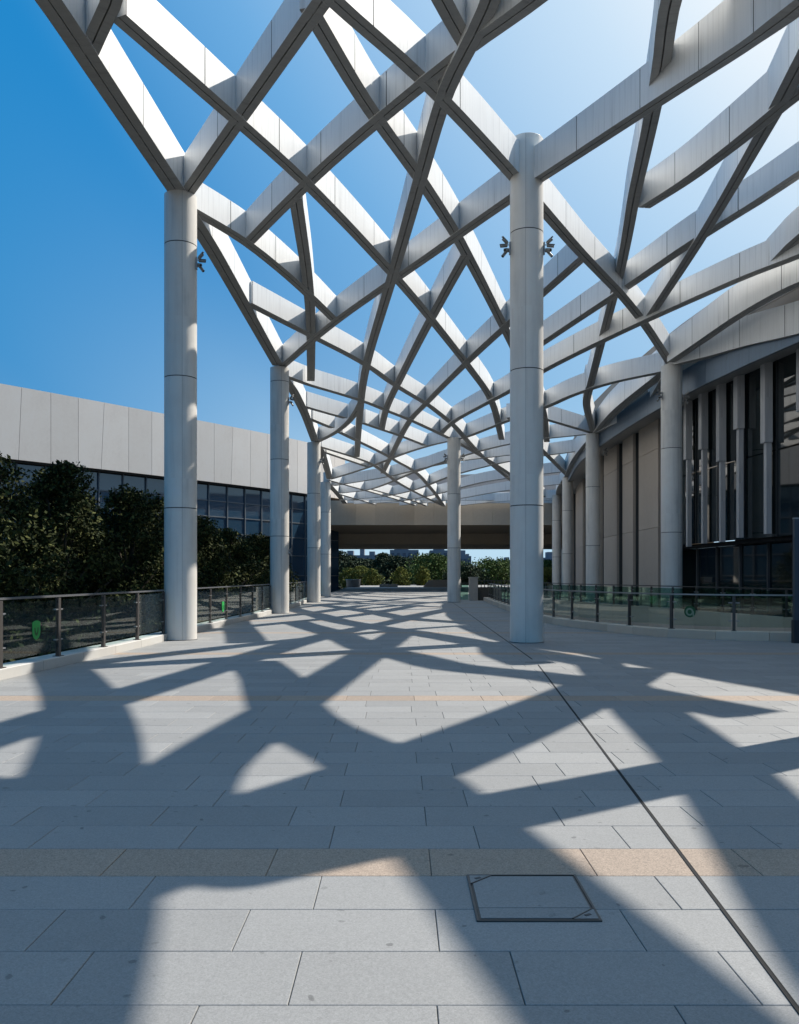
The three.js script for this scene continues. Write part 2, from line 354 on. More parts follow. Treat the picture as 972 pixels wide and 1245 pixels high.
// ---------------------------------------------------------------- lattice canopy
const canopy = thing('lattice_canopy', 'white lattice canopy of crossing box beams carried on round columns above the plaza', 'canopy');
let beamNo = 0, panelNo = 0;
function beam(W, D, pts) {
  const c = new THREE.CatmullRomCurve3(pts.map(p => V(p[0], p[1], p[2])), false, 'centripetal', .5), L = c.getLength(), n = Math.max(4, Math.ceil(L / .7));
  const lift = (beamNo++ % 7) * .0035, P = [], S = [];
  const mid = c.getPointAt(.5), nearBeam = -mid.z < 45;
  for (let i = 0; i <= n; i++) {
    const p = c.getPointAt(i / n), t = c.getTangentAt(i / n); t.y = 0; t.normalize();
    p.y += lift; S.push(L * i / n); P.push({ p, lat: new THREE.Vector3(-t.z, 0, t.x) });
  }
  const at = (s) => { let i = 0; while (i < n - 1 && S[i + 1] < s) i++; const f = (s - S[i]) / (S[i + 1] - S[i]); return { p: P[i].p.clone().lerp(P[i + 1].p, f), lat: P[i].lat.clone().lerp(P[i + 1].lat, f).normalize() }; };
  const sweep = (s0, s1, prof, cap) => {
    const ss = [s0, ...S.filter(s => s > s0 + .05 && s < s1 - .05), s1], st = ss.map(at), Q = [], X = (k, [u, y]) => st[k].p.clone().addScaledVector(st[k].lat, u).add(new THREE.Vector3(0, y, 0));
    for (let k = 0; k < ss.length - 1; k++) for (const [a, b] of prof) {
      const v = (q) => Math.abs(a[0] - b[0]) < 1e-6 ? q[1] : q[0];
      Q.push({ q: [X(k, a), X(k + 1, a), X(k + 1, b), X(k, b)], uv: [[ss[k], v(a)], [ss[k + 1], v(a)], [ss[k + 1], v(b)], [ss[k], v(b)]] });
    }
    if (cap) for (const k of [0, ss.length - 1]) Q.push({ q: [X(k, [-cap[0], cap[1]]), X(k, [cap[0], cap[1]]), X(k, [cap[0], cap[2]]), X(k, [-cap[0], cap[2]])], uv: [[0, 0], [1, 0], [1, 1], [0, 1]] });
    return quads(Q);
  };
  const w = W / 2, k = w - .016;
  const B = part('beam', sweep(.02, L - .02, [[[-k, .09], [-k, D - .02]], [[k, D - .02], [k, .09]], [[-k, D - .02], [k, D - .02]], [[k, .09], [-k, .09]]], [k, .09, D - .02]), M.core, canopy);
  const count = nearBeam ? Math.max(1, Math.round(L / 2.7)) : 1, first = rr(.3, .7);
  const cuts = [0]; for (let i = 0; i < count - 1; i++) cuts.push((i + first + .3) * L / count); cuts.push(L);
  for (let i = 0; i < count; i++) {
    const s0 = cuts[i] + .012, s1 = cuts[i + 1] - .012; panelNo++;
    part('panel', sweep(s0, s1, [[[-w, 0], [-w, D]], [[w, D], [w, 0]], [[-w, D], [w, D]]]), M.plate[Math.floor(rnd() * 3)], B);
  }
  const g = .013;
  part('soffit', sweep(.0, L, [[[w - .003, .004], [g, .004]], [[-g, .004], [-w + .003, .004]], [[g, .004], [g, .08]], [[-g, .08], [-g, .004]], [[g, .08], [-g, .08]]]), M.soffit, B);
  for (const s of [0, L]) part('end_cap', (() => { const q = at(s), X = (u, y) => q.p.clone().addScaledVector(q.lat, u).add(new THREE.Vector3(0, y, 0)); return quads([{ q: [X(-w + .004, .01), X(w - .004, .01), X(w - .004, D - .004), X(-w + .004, D - .004)], uv: [[0, 0], [W, 0], [W, D], [0, D]] }]); })(), M.plate[1], B);
}
beam(0.46, 0.90, [[-6.50, 11.00, 4.00], [-6.30, 11.20, 9.00], [-5.93, 11.29, 13.98], [-5.80, 11.23, 16.21], [-5.66, 11.16, 18.44], [-5.53, 11.10, 20.67]]);
beam(0.35, 0.76, [[-5.36, 11.10, 20.73], [-4.06, 11.29, 18.73], [-2.71, 11.57, 16.75], [-1.42, 11.74, 14.74], [2.20, 11.20, 8.00], [4.60, 11.00, 4.00]]);
beam(0.35, 0.76, [[-2.00, 11.30, 8.00], [-3.90, 11.40, 12.00], [-4.92, 11.42, 14.17], [-5.37, 11.34, 14.80], [-5.82, 11.26, 15.44]]);
beam(0.35, 0.76, [[-4.96, 11.40, 14.60], [-3.82, 11.41, 17.27], [-2.59, 11.30, 19.90], [-1.48, 11.15, 22.58], [-0.54, 11.11, 25.33], [0.33, 11.11, 28.10], [1.22, 11.01, 30.86], [2.17, 10.79, 33.60], [3.13, 10.52, 36.34], [4.03, 10.29, 39.10], [4.69, 10.15, 41.93], [5.20, 10.05, 44.78], [5.67, 9.95, 47.65], [6.15, 9.85, 50.51]]);
beam(0.35, 0.76, [[-4.36, 11.05, 23.67], [-3.07, 11.16, 21.62], [-1.67, 11.36, 19.65], [-0.18, 11.55, 17.75], [1.18, 11.50, 15.75], [2.23, 11.01, 13.57], [4.20, 10.40, 9.60], [6.00, 10.00, 6.00]]);
beam(0.35, 0.76, [[-5.58, 11.08, 21.28], [-4.49, 11.05, 23.38], [-3.69, 11.00, 25.60], [-3.01, 10.93, 27.87], [-2.39, 10.85, 30.15]]);
beam(0.35, 0.76, [[-1.65, 11.74, 14.86], [-0.74, 11.58, 17.56], [0.41, 11.30, 20.17], [1.38, 11.19, 22.85], [2.14, 11.28, 25.59], [2.90, 11.31, 28.34], [3.75, 11.10, 31.06], [4.70, 10.65, 33.75], [5.63, 10.21, 36.45], [6.48, 9.96, 39.17], [7.19, 9.87, 41.93], [7.78, 9.82, 44.72], [8.32, 9.76, 47.52], [8.87, 9.67, 50.32]]);
beam(0.35, 0.76, [[-6.30, 11.20, 6.40], [-3.20, 11.60, 11.20], [-1.19, 11.74, 14.63], [0.31, 11.61, 16.56], [1.78, 11.32, 18.51], [3.12, 11.13, 20.56]]);
beam(0.35, 0.76, [[3.11, 11.12, 20.55], [4.20, 11.17, 22.59], [5.31, 11.20, 24.62], [6.49, 11.20, 26.62], [7.74, 11.08, 28.57], [9.04, 10.71, 30.49], [10.49, 9.85, 32.30]]);
beam(0.35, 0.76, [[-5.09, 10.48, 35.47], [-4.11, 10.62, 33.57], [-3.13, 10.75, 31.66], [-2.09, 10.88, 29.79], [-0.97, 11.02, 27.97], [0.16, 11.14, 26.14], [1.20, 11.19, 24.27], [2.16, 11.18, 22.36], [3.10, 11.13, 20.43]]);
beam(0.31, 0.76, [[3.09, 11.10, 20.37], [3.86, 10.85, 18.34], [4.48, 10.49, 16.26], [4.78, 9.89, 14.11], [4.79, 9.09, 11.93], [4.65, 8.25, 9.76], [5.20, 8.50, 9.10], [5.75, 8.70, 7.60], [6.30, 9.00, 5.80], [7.10, 9.50, 3.00]]);
beam(0.35, 0.76, [[-5.19, 10.86, 28.34], [-4.17, 10.79, 30.28], [-3.16, 10.73, 32.23], [-2.15, 10.67, 34.18], [-1.24, 10.60, 36.18], [-0.48, 10.51, 38.24], [0.42, 10.40, 40.24], [1.36, 10.29, 42.22], [2.13, 10.18, 44.27], [2.84, 10.09, 46.35], [5.20, 9.70, 55.00], [8.20, 9.17, 64.00], [11.50, 8.72, 74.00]]);
beam(0.46, 0.85, [[-5.58, 11.08, 21.28], [-5.46, 11.02, 23.60], [-5.41, 10.95, 25.93], [-5.37, 10.86, 28.25], [-5.32, 10.75, 30.58], [-5.26, 10.62, 32.90], [-5.20, 10.49, 35.23]]);
beam(0.35, 0.76, [[-2.68, 11.20, 21.22], [-2.78, 11.10, 23.28], [-2.89, 11.02, 25.34], [-3.03, 10.95, 27.40], [-3.20, 10.86, 29.46], [-3.40, 10.75, 31.51], [-3.62, 10.64, 33.57], [-3.84, 10.53, 35.62], [-4.07, 10.40, 37.67]]);
beam(0.35, 0.76, [[-5.30, 10.43, 36.38], [-4.21, 10.37, 38.18], [-2.92, 10.32, 39.85], [-1.69, 10.26, 41.56], [-0.63, 10.18, 43.39], [0.43, 10.11, 45.21], [1.39, 10.04, 47.09], [2.30, 9.98, 49.00], [3.18, 9.92, 50.92], [6.40, 9.50, 58.00], [9.60, 9.05, 66.00], [13.00, 8.66, 75.00]]);
beam(0.35, 0.76, [[2.20, 10.80, 6.00], [1.90, 11.00, 9.50], [1.52, 11.29, 13.98], [0.92, 11.51, 17.13], [0.48, 11.29, 20.31], [0.09, 11.16, 23.49], [-0.30, 11.09, 26.68], [-0.72, 10.95, 29.86], [-1.15, 10.76, 33.03], [-1.52, 10.59, 36.22], [-1.82, 10.40, 39.41], [-2.06, 10.17, 42.61], [-2.29, 9.94, 45.81], [-2.50, 9.76, 49.01], [-2.70, 9.62, 52.21], [-2.91, 9.50, 55.41]]);
beam(0.35, 0.76, [[-3.00, 11.20, 6.00], [-0.60, 11.40, 11.00], [0.71, 11.52, 14.32], [0.96, 11.51, 14.90], [1.23, 11.49, 15.48]]);
beam(0.35, 0.76, [[1.97, 11.26, 25.14], [1.65, 11.24, 27.37], [1.29, 11.11, 29.59], [0.90, 10.93, 31.81], [0.54, 10.76, 34.03], [0.20, 10.62, 36.25], [-0.12, 10.50, 38.48], [-0.45, 10.36, 40.70], [-0.74, 10.20, 42.93], [-0.93, 10.05, 45.18], [-1.08, 9.91, 47.42]]);
beam(0.35, 0.76, [[5.74, 11.55, 25.98], [5.05, 11.45, 28.70], [4.07, 11.07, 31.33], [3.16, 10.73, 33.98], [2.46, 10.54, 36.70], [1.86, 10.43, 39.44], [1.26, 10.29, 42.18], [0.63, 10.13, 44.92], [0.22, 9.97, 47.69], [-0.09, 9.83, 50.48], [-0.39, 9.70, 53.27], [-0.69, 9.55, 56.07], [-1.01, 9.38, 58.85], [-1.34, 9.17, 61.64]]);
beam(0.35, 0.76, [[4.96, 10.60, 34.56], [5.72, 10.78, 32.54], [6.65, 11.08, 30.60], [7.50, 11.31, 28.61], [8.05, 11.35, 26.53], [8.58, 11.37, 24.44], [9.77, 11.79, 22.68], [10.81, 12.10, 20.88], [12.00, 11.90, 19.50], [13.20, 11.20, 15.50]]);
beam(0.31, 0.76, [[6.24, 11.00, 21.29], [6.56, 10.61, 18.97], [6.78, 10.27, 16.63], [7.29, 10.20, 14.36], [7.85, 9.80, 12.30], [8.27, 9.60, 10.10], [8.83, 9.50, 7.50], [9.75, 9.50, 3.50]]);
beam(0.31, 0.76, [[3.10, 9.40, 5.00], [3.50, 9.60, 9.00], [3.95, 10.00, 12.12], [4.48, 10.39, 14.26], [4.96, 10.66, 16.42], [5.39, 10.82, 18.58], [5.82, 11.00, 20.75], [6.30, 11.26, 22.90], [6.77, 11.49, 25.06], [7.19, 11.54, 27.23], [7.48, 11.24, 29.42], [7.70, 10.69, 31.61], [7.93, 10.14, 33.81], [8.20, 9.76, 36.00]]);
beam(0.35, 1.00, [[8.20, 9.76, 36.00], [8.54, 9.61, 38.14], [9.06, 9.58, 40.24], [9.63, 9.59, 42.32], [10.22, 9.59, 44.40], [10.81, 9.56, 46.48]]);
beam(0.31, 0.76, [[5.75, 8.60, 9.00], [5.85, 9.20, 11.29], [6.44, 9.84, 13.32], [6.98, 10.27, 15.36], [7.46, 10.63, 17.42], [7.92, 10.96, 19.48], [8.33, 11.22, 21.55], [8.65, 11.35, 23.64], [8.80, 11.24, 25.75], [8.84, 11.00, 27.86], [8.90, 10.80, 29.97]]);
beam(0.35, 0.76, [[12.10, 10.40, 20.60], [11.25, 10.60, 23.43], [10.62, 10.76, 25.45], [9.91, 10.81, 27.44], [9.06, 10.77, 29.38], [7.95, 10.56, 31.18], [7.02, 10.42, 33.08], [6.22, 10.32, 35.04], [5.58, 10.25, 37.06], [5.00, 10.19, 39.10], [4.32, 10.14, 41.10], [3.66, 10.10, 43.11], [3.07, 10.07, 45.15], [2.65, 10.03, 47.22], [2.39, 10.00, 49.33]]);
beam(0.35, 0.76, [[11.30, 10.90, 20.80], [11.00, 10.90, 22.91], [10.98, 10.82, 23.74], [10.98, 10.75, 24.58]]);
beam(0.35, 1.00, [[10.42, 9.80, 31.98], [10.72, 9.91, 29.47], [11.09, 10.06, 26.97], [11.78, 10.20, 24.54], [12.90, 10.20, 22.40]]);
beam(0.35, 1.00, [[10.56, 9.75, 32.41], [11.35, 9.56, 30.20], [11.77, 9.29, 27.81], [12.21, 8.95, 25.42], [13.40, 8.85, 23.00]]);
beam(0.35, 0.76, [[10.65, 9.73, 32.98], [8.91, 9.73, 35.05], [7.82, 9.75, 37.50], [7.27, 9.84, 40.15], [6.62, 9.94, 42.77], [5.75, 10.00, 45.33], [4.84, 9.99, 47.88], [3.77, 9.94, 50.36], [2.02, 9.84, 52.35], [0.43, 9.68, 54.52], [-0.94, 9.50, 56.85], [-2.31, 9.31, 59.18], [-3.89, 9.11, 61.37], [-5.42, 8.97, 63.60]]);
beam(0.46, 1.00, [[10.60, 9.75, 32.70], [10.35, 9.50, 39.50], [10.90, 9.50, 46.20]]);
beam(0.35, 0.76, [[-2.08, 9.97, 45.60], [-1.11, 9.92, 47.30], [-0.15, 9.89, 49.01], [0.71, 9.86, 50.77], [1.56, 9.82, 52.53]]);
beam(0.35, 0.76, [[-1.98, 10.25, 41.59], [-2.44, 10.07, 43.79], [-3.09, 9.89, 45.95], [-3.97, 9.74, 48.02], [-5.05, 9.62, 50.00]]);
beam(0.35, 0.76, [[-3.48, 9.78, 47.50], [-2.77, 9.71, 49.53], [-2.09, 9.67, 51.58], [-1.44, 9.63, 53.63], [-0.79, 9.57, 55.69], [-0.17, 9.48, 57.75], [0.55, 9.37, 59.78], [1.16, 9.25, 61.85], [1.61, 9.14, 63.96], [1.98, 9.04, 66.08], [2.33, 8.94, 68.21], [2.67, 8.86, 70.34], [3.01, 8.77, 72.47], [4.40, 8.60, 84.00]]);
beam(0.35, 0.76, [[-4.85, 10.11, 41.91], [-3.90, 10.05, 43.17], [-2.95, 10.00, 44.43]]);
beam(0.35, 0.76, [[-4.83, 9.94, 44.35], [-4.32, 9.88, 45.40], [-3.82, 9.83, 46.45]]);
beam(0.46, 0.76, [[-5.30, 10.43, 36.38], [-5.06, 10.31, 38.60], [-5.00, 10.17, 40.83], [-4.98, 10.03, 43.06], [-5.01, 9.88, 45.29], [-5.06, 9.74, 47.52], [-5.12, 9.63, 49.75]]);
beam(0.35, 0.76, [[-5.03, 9.58, 51.31], [-4.09, 9.54, 53.29], [-3.17, 9.50, 55.28], [-2.28, 9.43, 57.28], [-1.66, 9.32, 59.39], [-1.14, 9.19, 61.52], [-0.66, 9.06, 63.66], [-0.20, 8.96, 65.80], [2.20, 8.69, 75.00], [4.40, 8.60, 84.00]]);
beam(0.35, 0.76, [[-4.91, 9.52, 53.34], [-4.10, 9.47, 55.26], [-3.25, 9.41, 57.17], [-2.34, 9.32, 59.05]]);
beam(0.46, 0.76, [[-5.20, 9.60, 50.50], [-5.07, 9.54, 52.68], [-5.11, 9.48, 54.86], [-5.19, 9.39, 57.05], [-5.27, 9.26, 59.23], [-5.34, 9.11, 61.42], [-5.42, 8.97, 63.60]]);
beam(0.60, 0.76, [[3.80, 9.70, 11.20], [5.45, 8.90, 10.10]]);  // out of view, placed and widened to shade the paving at left
beam(0.35, 0.76, [[3.85, 9.95, 11.80], [5.10, 9.30, 10.90]]);  // short beam out of view, placed to darken the same left paving
beam(0.80, 0.76, [[4.20, 9.30, 6.50], [6.28, 9.40, 9.75], [8.15, 9.80, 12.30], [10.60, 10.40, 16.00], [13.00, 11.00, 20.00]]);  // front edge beam out of view, widened to shade a bright sliver of paving
beam(0.35, 0.76, [[9.25, 9.50, 3.50], [9.85, 9.60, 8.50], [10.70, 9.90, 12.00], [11.50, 10.40, 16.00], [12.50, 10.80, 21.50]]);
beam(0.35, 0.76, [[-5.30, 8.83, 73.00], [-2.50, 8.78, 69.00], [1.10, 9.28, 61.50], [3.60, 9.61, 57.00], [7.20, 9.77, 51.00], [10.80, 9.56, 46.60]]);
beam(0.35, 0.76, [[-5.40, 8.87, 80.00], [-1.50, 8.70, 74.50], [1.20, 8.83, 70.00], [4.20, 9.26, 63.00], [7.80, 9.50, 57.00], [11.60, 9.45, 52.00]]);
beam(0.35, 0.76, [[-4.60, 8.83, 84.00], [0.00, 8.68, 79.00], [3.20, 8.76, 73.00], [7.00, 9.10, 66.00], [12.40, 9.18, 60.00]]);
beam(0.35, 0.76, [[0.00, 8.69, 84.00], [4.50, 8.66, 78.00], [9.00, 8.86, 71.00], [13.00, 8.94, 66.50]]);
beam(0.35, 0.76, [[-5.60, 8.95, 64.00], [-3.00, 8.77, 70.00], [-0.50, 8.68, 77.00], [1.50, 8.66, 84.00]]);
beam(0.35, 0.76, [[-5.50, 8.85, 74.00], [-4.00, 8.80, 79.00], [-2.60, 8.77, 84.00]]);
beam(0.35, 0.76, [[5.00, 8.58, 84.00], [9.50, 8.62, 78.50], [14.30, 8.63, 75.00]]);
beam(0.35, 0.76, [[6.60, 9.95, 43.00], [10.80, 9.56, 46.50]]);
beam(0.35, 0.76, [[5.80, 10.01, 44.20], [12.40, 9.11, 62.00]]);
beam(0.35, 0.76, [[-5.40, 8.84, 67.00], [-1.00, 9.09, 63.00], [3.30, 9.52, 58.50], [9.00, 9.58, 53.50]]);
beam(0.35, 0.76, [[-2.50, 8.78, 69.00], [1.00, 8.66, 78.00], [2.60, 8.63, 84.00]]);
beam(0.35, 0.76, [[-6.00, 8.95, 84.20], [5.00, 8.95, 84.20], [15.50, 8.95, 84.20]]);
beam(0.35, 0.76, [[-5.80, 8.75, 79.00], [15.00, 8.75, 79.00]]);
beam(0.46, 0.76, [[-5.80, 8.92, 64.80], [-5.60, 8.85, 74.00], [-5.60, 8.87, 84.00]]);
beam(0.46, 1.00, [[10.90, 9.50, 46.40], [11.40, 9.20, 54.00], [12.50, 9.10, 62.00]]);
beam(0.46, 0.76, [[12.50, 9.10, 62.00], [13.40, 8.90, 70.00], [14.60, 8.80, 77.00]]);
beam(0.35, 0.76, [[10.60, 9.75, 32.40], [11.30, 9.40, 37.50]]);
beam(0.35, 0.76, [[10.90, 9.50, 46.40], [11.20, 9.30, 41.00]]);
beam(0.35, 0.76, [[10.90, 9.50, 46.40], [11.40, 9.20, 51.00]]);
beam(0.35, 0.76, [[12.50, 9.10, 62.00], [12.10, 9.10, 56.50]]);console.log('beams', beamNo, 'panels', panelNo);

// ---------------------------------------------------------------- security cameras on the columns
function cameraCluster(x, h, z, side, label) {
  const t = thing('security_cameras', label, 'security camera', [x + side * .4, h, z], 0, 'security cameras on the columns');
  part('mount', [box(.05, .5, .12, side * .025, 0, 0), bar(new THREE.Vector3(0, .14, 0), new THREE.Vector3(side * .2, .14, 0), .02), bar(new THREE.Vector3(0, -.14, 0), new THREE.Vector3(side * .2, -.14, 0), .02)], M.steel, t);
  const spec = [[.22, .25, .1, .6, .5], [.27, .08, .05, -.15, .2], [.17, -.12, .12, -.3, .9], [.25, -.25, .06, -.9, .4]];
  for (const [dx, dy, dz, pitch, yaw] of spec) {
    const a = new THREE.Vector3(side * dx, dy, dz), d = new THREE.Vector3(side * Math.cos(pitch) * Math.cos(yaw), Math.sin(pitch), Math.cos(pitch) * Math.sin(yaw)).multiplyScalar(.14);
    const b = part('camera', bar(a.clone().sub(d), a.clone().add(d), .062, 12), M.steelLight, t);
    part('lens', bar(a.clone().addScaledVector(d, .98), a.clone().addScaledVector(d, 1.03), .05, 12), M.black, b);
    part('hood', beamBar(a.clone().sub(d).add(new THREE.Vector3(0, .068, 0)), a.clone().addScaledVector(d, 1.25).add(new THREE.Vector3(0, .068, 0)), .11, .008), M.steel, b);
  }
  t.scale.setScalar(.6);
  return t;
}
cameraCluster(-5.52, 9.42, 20.8, 1, 'cluster of small cameras high on the nearest left column');
cameraCluster(3.05, 9.5, 20.05, -1, 'cluster of cameras on the left side of the tall freestanding column');
cameraCluster(3.05, 9.5, 20.05, 1, 'cluster of cameras on the right side of the tall freestanding column');
cameraCluster(-5.17, 9.05, 35.4, 1, 'cluster of cameras high on the second left column');
cameraCluster(-5.23, 8.5, 50, 1, 'cluster of cameras high on the third left column');
cameraCluster(3.24, 8.75, 50.3, -1, 'cameras on the left side of the far central column');
cameraCluster(3.24, 8.75, 50.3, 1, 'cameras on the right side of the far central column');
cameraCluster(10.57, 8.6, 32.3, -1, 'cameras on the left side of the nearest right column');
cameraCluster(10.57, 8.5, 32.3, 1, 'cameras on the right side of the nearest right column');
cameraCluster(10.9, 8.5, 46.3, 1, 'cameras on the right side of the second right column');

cameraCluster(-5.17, 2.6, 35.3, 1, 'tiny camera bracket low on the second left column, near head height').scale.setScalar(.45);

// ---------------------------------------------------------------- glass balustrades
function balustrade(name, label, pts, { s0 = 0, s1 = 1, spacing, h0, h1, glass, glassLow = .1, postW = .09, railR = .028, lat = 0, rail = M.darkMetal, group = 'glass balustrades along the plaza edges' }) {
  const c = pathCurve(pts), L = c.getLength() * (s1 - s0), n = Math.max(1, Math.round(L / spacing)), t = thing(name, label, 'balustrade', [0, 0, 0], 0, group);
  const at = i => { const u = s0 + (s1 - s0) * i / n, p = c.getPointAt(u), d = c.getTangentAt(u); return p.add(new THREE.Vector3(-d.z, 0, d.x).multiplyScalar(lat)); };
  for (let i = 0; i <= n; i++) {
    const p = at(i), q = at(Math.min(n, i + 1)), o = at(Math.max(0, i - 1)), yaw = Math.atan2(-(q.z - o.z), q.x - o.x);
    const g = []; for (const s of [-1, 1]) g.push(box(postW, h1 - h0 - .03, .014, 0, 0, s * .022));
    g.push(box(.03, .06, .03, 0, .42 * (h1 - h0), 0), box(.03, .06, .03, 0, -.3 * (h1 - h0), 0), box(postW + .05, .012, .14, 0, -(h1 - h0) / 2 + .02, 0));
    const m = join(g).rotateY(yaw).translate(p.x, (h0 + h1) / 2 - .015, p.z), P = part('post', m, M.darkMetal, t);
    for (const [s, y] of [[-1, .78], [-1, .28], [1, .78], [1, .28]]) if ((s > 0 && i < n) || (s < 0 && i > 0)) {
      const b = (s > 0 ? q : o).clone().sub(p).normalize();
      part('clamp', beamBar(p.clone().addScaledVector(b, .04).setY(h0 + y * (h1 - h0)), p.clone().addScaledVector(b, .13).setY(h0 + y * (h1 - h0)), .05, .022), M.steel, P);
    }
    if (i < n) {
      const d = q.clone().sub(p).normalize(), a = p.clone().addScaledVector(d, .075), b = q.clone().addScaledVector(d, -.075);
      part('glass_panel', beamBar(a.setY((h0 + glassLow + h1 - .07) / 2), b.setY((h0 + glassLow + h1 - .07) / 2), .012, h1 - h0 - glassLow - .07), glass, t);
      part('rail', beamBar(p.clone().setY(h1), q.clone().addScaledVector(d, .002).setY(h1), railR * 2, .035), rail, t);
    }
  }
  return { t, at, n };
}
M.railGrey = std({ color: new THREE.Color(.16, .16, .165), roughness: .35, metalness: .4 });
const span = (pts, z0, z1) => { const c = pathCurve(pts), f = z => { let b = 0, e = 1e9; for (let i = 0; i <= 800; i++) { const k = Math.abs(-c.getPointAt(i / 800).z - z); if (k < e) { e = k; b = i / 800; } } return b; }; return [f(z0), f(z1)]; };
{
  const o = { spacing: 2.0, h0: .17, h1: 1.24, glass: M.glass, lat: -.09, rail: M.railGrey };
  let [a, b] = span(kerbLeft, 5.2, 20.5);
  balustrade('glass_balustrade', 'glass fence with dark posts on the white kerb left of the nearest left column', kerbLeft, { ...o, s0: a, s1: b });
  [a, b] = span(kerbLeft, 21.2, 35.15);
  balustrade('glass_balustrade', 'glass fence on the kerb between the first and second left columns', kerbLeft, { ...o, s0: a, s1: b });
  [a, b] = span(kerbLeft, 35.85, 49.75);
  balustrade('glass_balustrade', 'glass fence between the second and third left columns', kerbLeft, { ...o, s0: a, s1: b });
  [a, b] = span(kerbLeft, 50.45, 75);
  balustrade('glass_balustrade', 'far stretch of glass fence beyond the third left column', kerbLeft, { ...o, s0: a, s1: b });
  balustrade('glass_balustrade', 'curved glass balustrade with dark posts on the beige stone kerb at right', kerbRight, { spacing: 1.62, h0: .22, h1: 1.12, glass: M.glass, lat: .17, postW: .07, railR: .02, s1: .93, rail: M.steel });
}
const wallPts = [[11.4, 22.3], [10.75, 25.5], [9.95, 29.5], [9.05, 34], [8.15, 38], [7.7, 44], [7.7, 53.5]];
{
  const c = pathCurve(wallPts), L = c.getLength(), n = Math.round(L / 1.6), t = thing('stone_parapet', 'low beige stone parapet of panels behind the curved balustrade, under greenish glass', 'wall');
  for (let i = 0; i < n; i++) {
    const a = c.getPointAt(i / n), b = c.getPointAt((i + 1) / n), d = b.clone().sub(a).normalize();
    part('stone_panel', beamBar(a.clone().addScaledVector(d, .006).setY(-.4), b.clone().addScaledVector(d, -.006).setY(-.4), .2, 1.62), M.kerbBeige[i % 3], t);
  }
  balustrade('glass_balustrade', 'greenish glass guard standing on the low stone parapet in front of the hall', wallPts, { spacing: 1.6, h0: .41, h1: 1.22, glass: M.glassGreen, postW: .05, railR: .016, glassLow: .03 });
}
// green stickers on the glass
function sticker(label, pts, z, lat, h, r, kind) {
  const c = pathCurve(pts); let u = 0, e = 1e9; for (let i = 0; i <= 2000; i++) { const k = Math.abs(-c.getPointAt(i / 2000).z - z); if (k < e) { e = k; u = i / 2000; } }
  const q = c.getPointAt(u), d = c.getTangentAt(u); q.add(new THREE.Vector3(-d.z, 0, d.x).multiplyScalar(lat));
  const t = thing('sticker', label, 'sticker', [q.x, h, -q.z], kind === 'ring' ? Math.atan2(-d.z, d.x) + Math.PI : Math.atan2(-d.z, d.x), 'green stickers on the glass');
  const circle = (x, y, rad, n = 28) => { const s = new THREE.Shape(); s.absellipse(x, y, rad, rad, 0, Math.PI * 2); return s; };
  const ex = (s, d = .003) => new THREE.ExtrudeGeometry(s, { depth: d, bevelEnabled: false, curveSegments: 20 });
  if (kind === 'ring') {
    part('disc', ex(circle(0, 0, r)), M.greenDark, t);
    const ring = circle(-.005, -.005, r * .66); ring.holes.push(circle(-.005, -.005, r * .38));
    part('ring', ex(ring).translate(0, 0, .004), M.sage, t);
    part('tail', new THREE.BoxGeometry(r * .22, r * 1.0, .003).translate(r * .62, -r * .42, .0055), M.sage, t);
  } else {
    const s = new THREE.Shape(); s.moveTo(-r, r * .9); s.quadraticCurveTo(0, r * 1.35, r, r * .9); s.lineTo(r, -r * .4); s.quadraticCurveTo(r * .9, -r * 1.2, 0, -r * 1.35); s.quadraticCurveTo(-r * .9, -r * 1.2, -r, -r * .4); s.closePath();
    part('badge', ex(s), M.green, t);
    const u = new THREE.Shape(); u.moveTo(-r * .5, r * .2); u.lineTo(-r * .28, r * .2); u.quadraticCurveTo(-r * .28, -r * .45, 0, -r * .5); u.quadraticCurveTo(r * .28, -r * .45, r * .28, r * .2); u.lineTo(r * .5, r * .2); u.quadraticCurveTo(r * .5, -r * .8, 0, -r * .85); u.quadraticCurveTo(-r * .5, -r * .8, -r * .5, r * .2);
    part('mark', ex(u).translate(0, 0, .004), M.greenDark, t);
    for (let i = 0; i < 4; i++) part('line', new THREE.BoxGeometry(r * rr(.5, .9), r * .14, .003).translate(r * 1.9, r * (.6 - i * .4), .002), M.greenDark, t);
  }
}
M.sage = std({ color: new THREE.Color(.20, .28, .20), roughness: .5 });
sticker('small green badge sticker on the glass fence nearest at left', kerbLeft, 14.0, -.078, .70, .13, 'badge');
sticker('bright green sticker on the glass between the first two left columns', kerbLeft, 26.7, -.078, .62, .14, 'badge');
sticker('dark green round sticker with a ring mark on the right curved balustrade', kerbRight, 21.2, .156, .68, .15, 'ring');

// ---------------------------------------------------------------- totem and far low walls
{
  const t = thing('sign_post', 'slim dark totem post at the right edge of the picture before the stone kerb', 'post', [9.44, 0, 19.75]);
  part('shaft', box(.19, 2.4, .1, 0, 1.75, 0), std({ color: new THREE.Color(.045, .055, .07), roughness: .35 }), t);
  part('base', box(.23, .55, .15, 0, .275, 0), M.black, t);
  part('top_cap', box(.2, .03, .11, 0, 2.965, 0), M.steel, t);
  part('arm', box(.3, .06, .05, .2, 2.72, 0), M.steel, t);
}
{
  const t = thing('stair_wall', 'low dark brown wall with short railings between the far central column and the right side', 'wall');
  part('wall', box(3.2, .85, .3, 6.2, .425, 54), std({ map: concreteMap, color: new THREE.Color(.085, .07, .055), roughness: .8 }), t);
  for (let i = 0; i < 14; i++) part('baluster', box(.05, .42, .05, 4.8 + i * .22, 1.05, 54), M.darkMetal, t);
  part('handrail', box(3.2, .05, .08, 6.2, 1.28, 54), M.darkMetal, t);
}
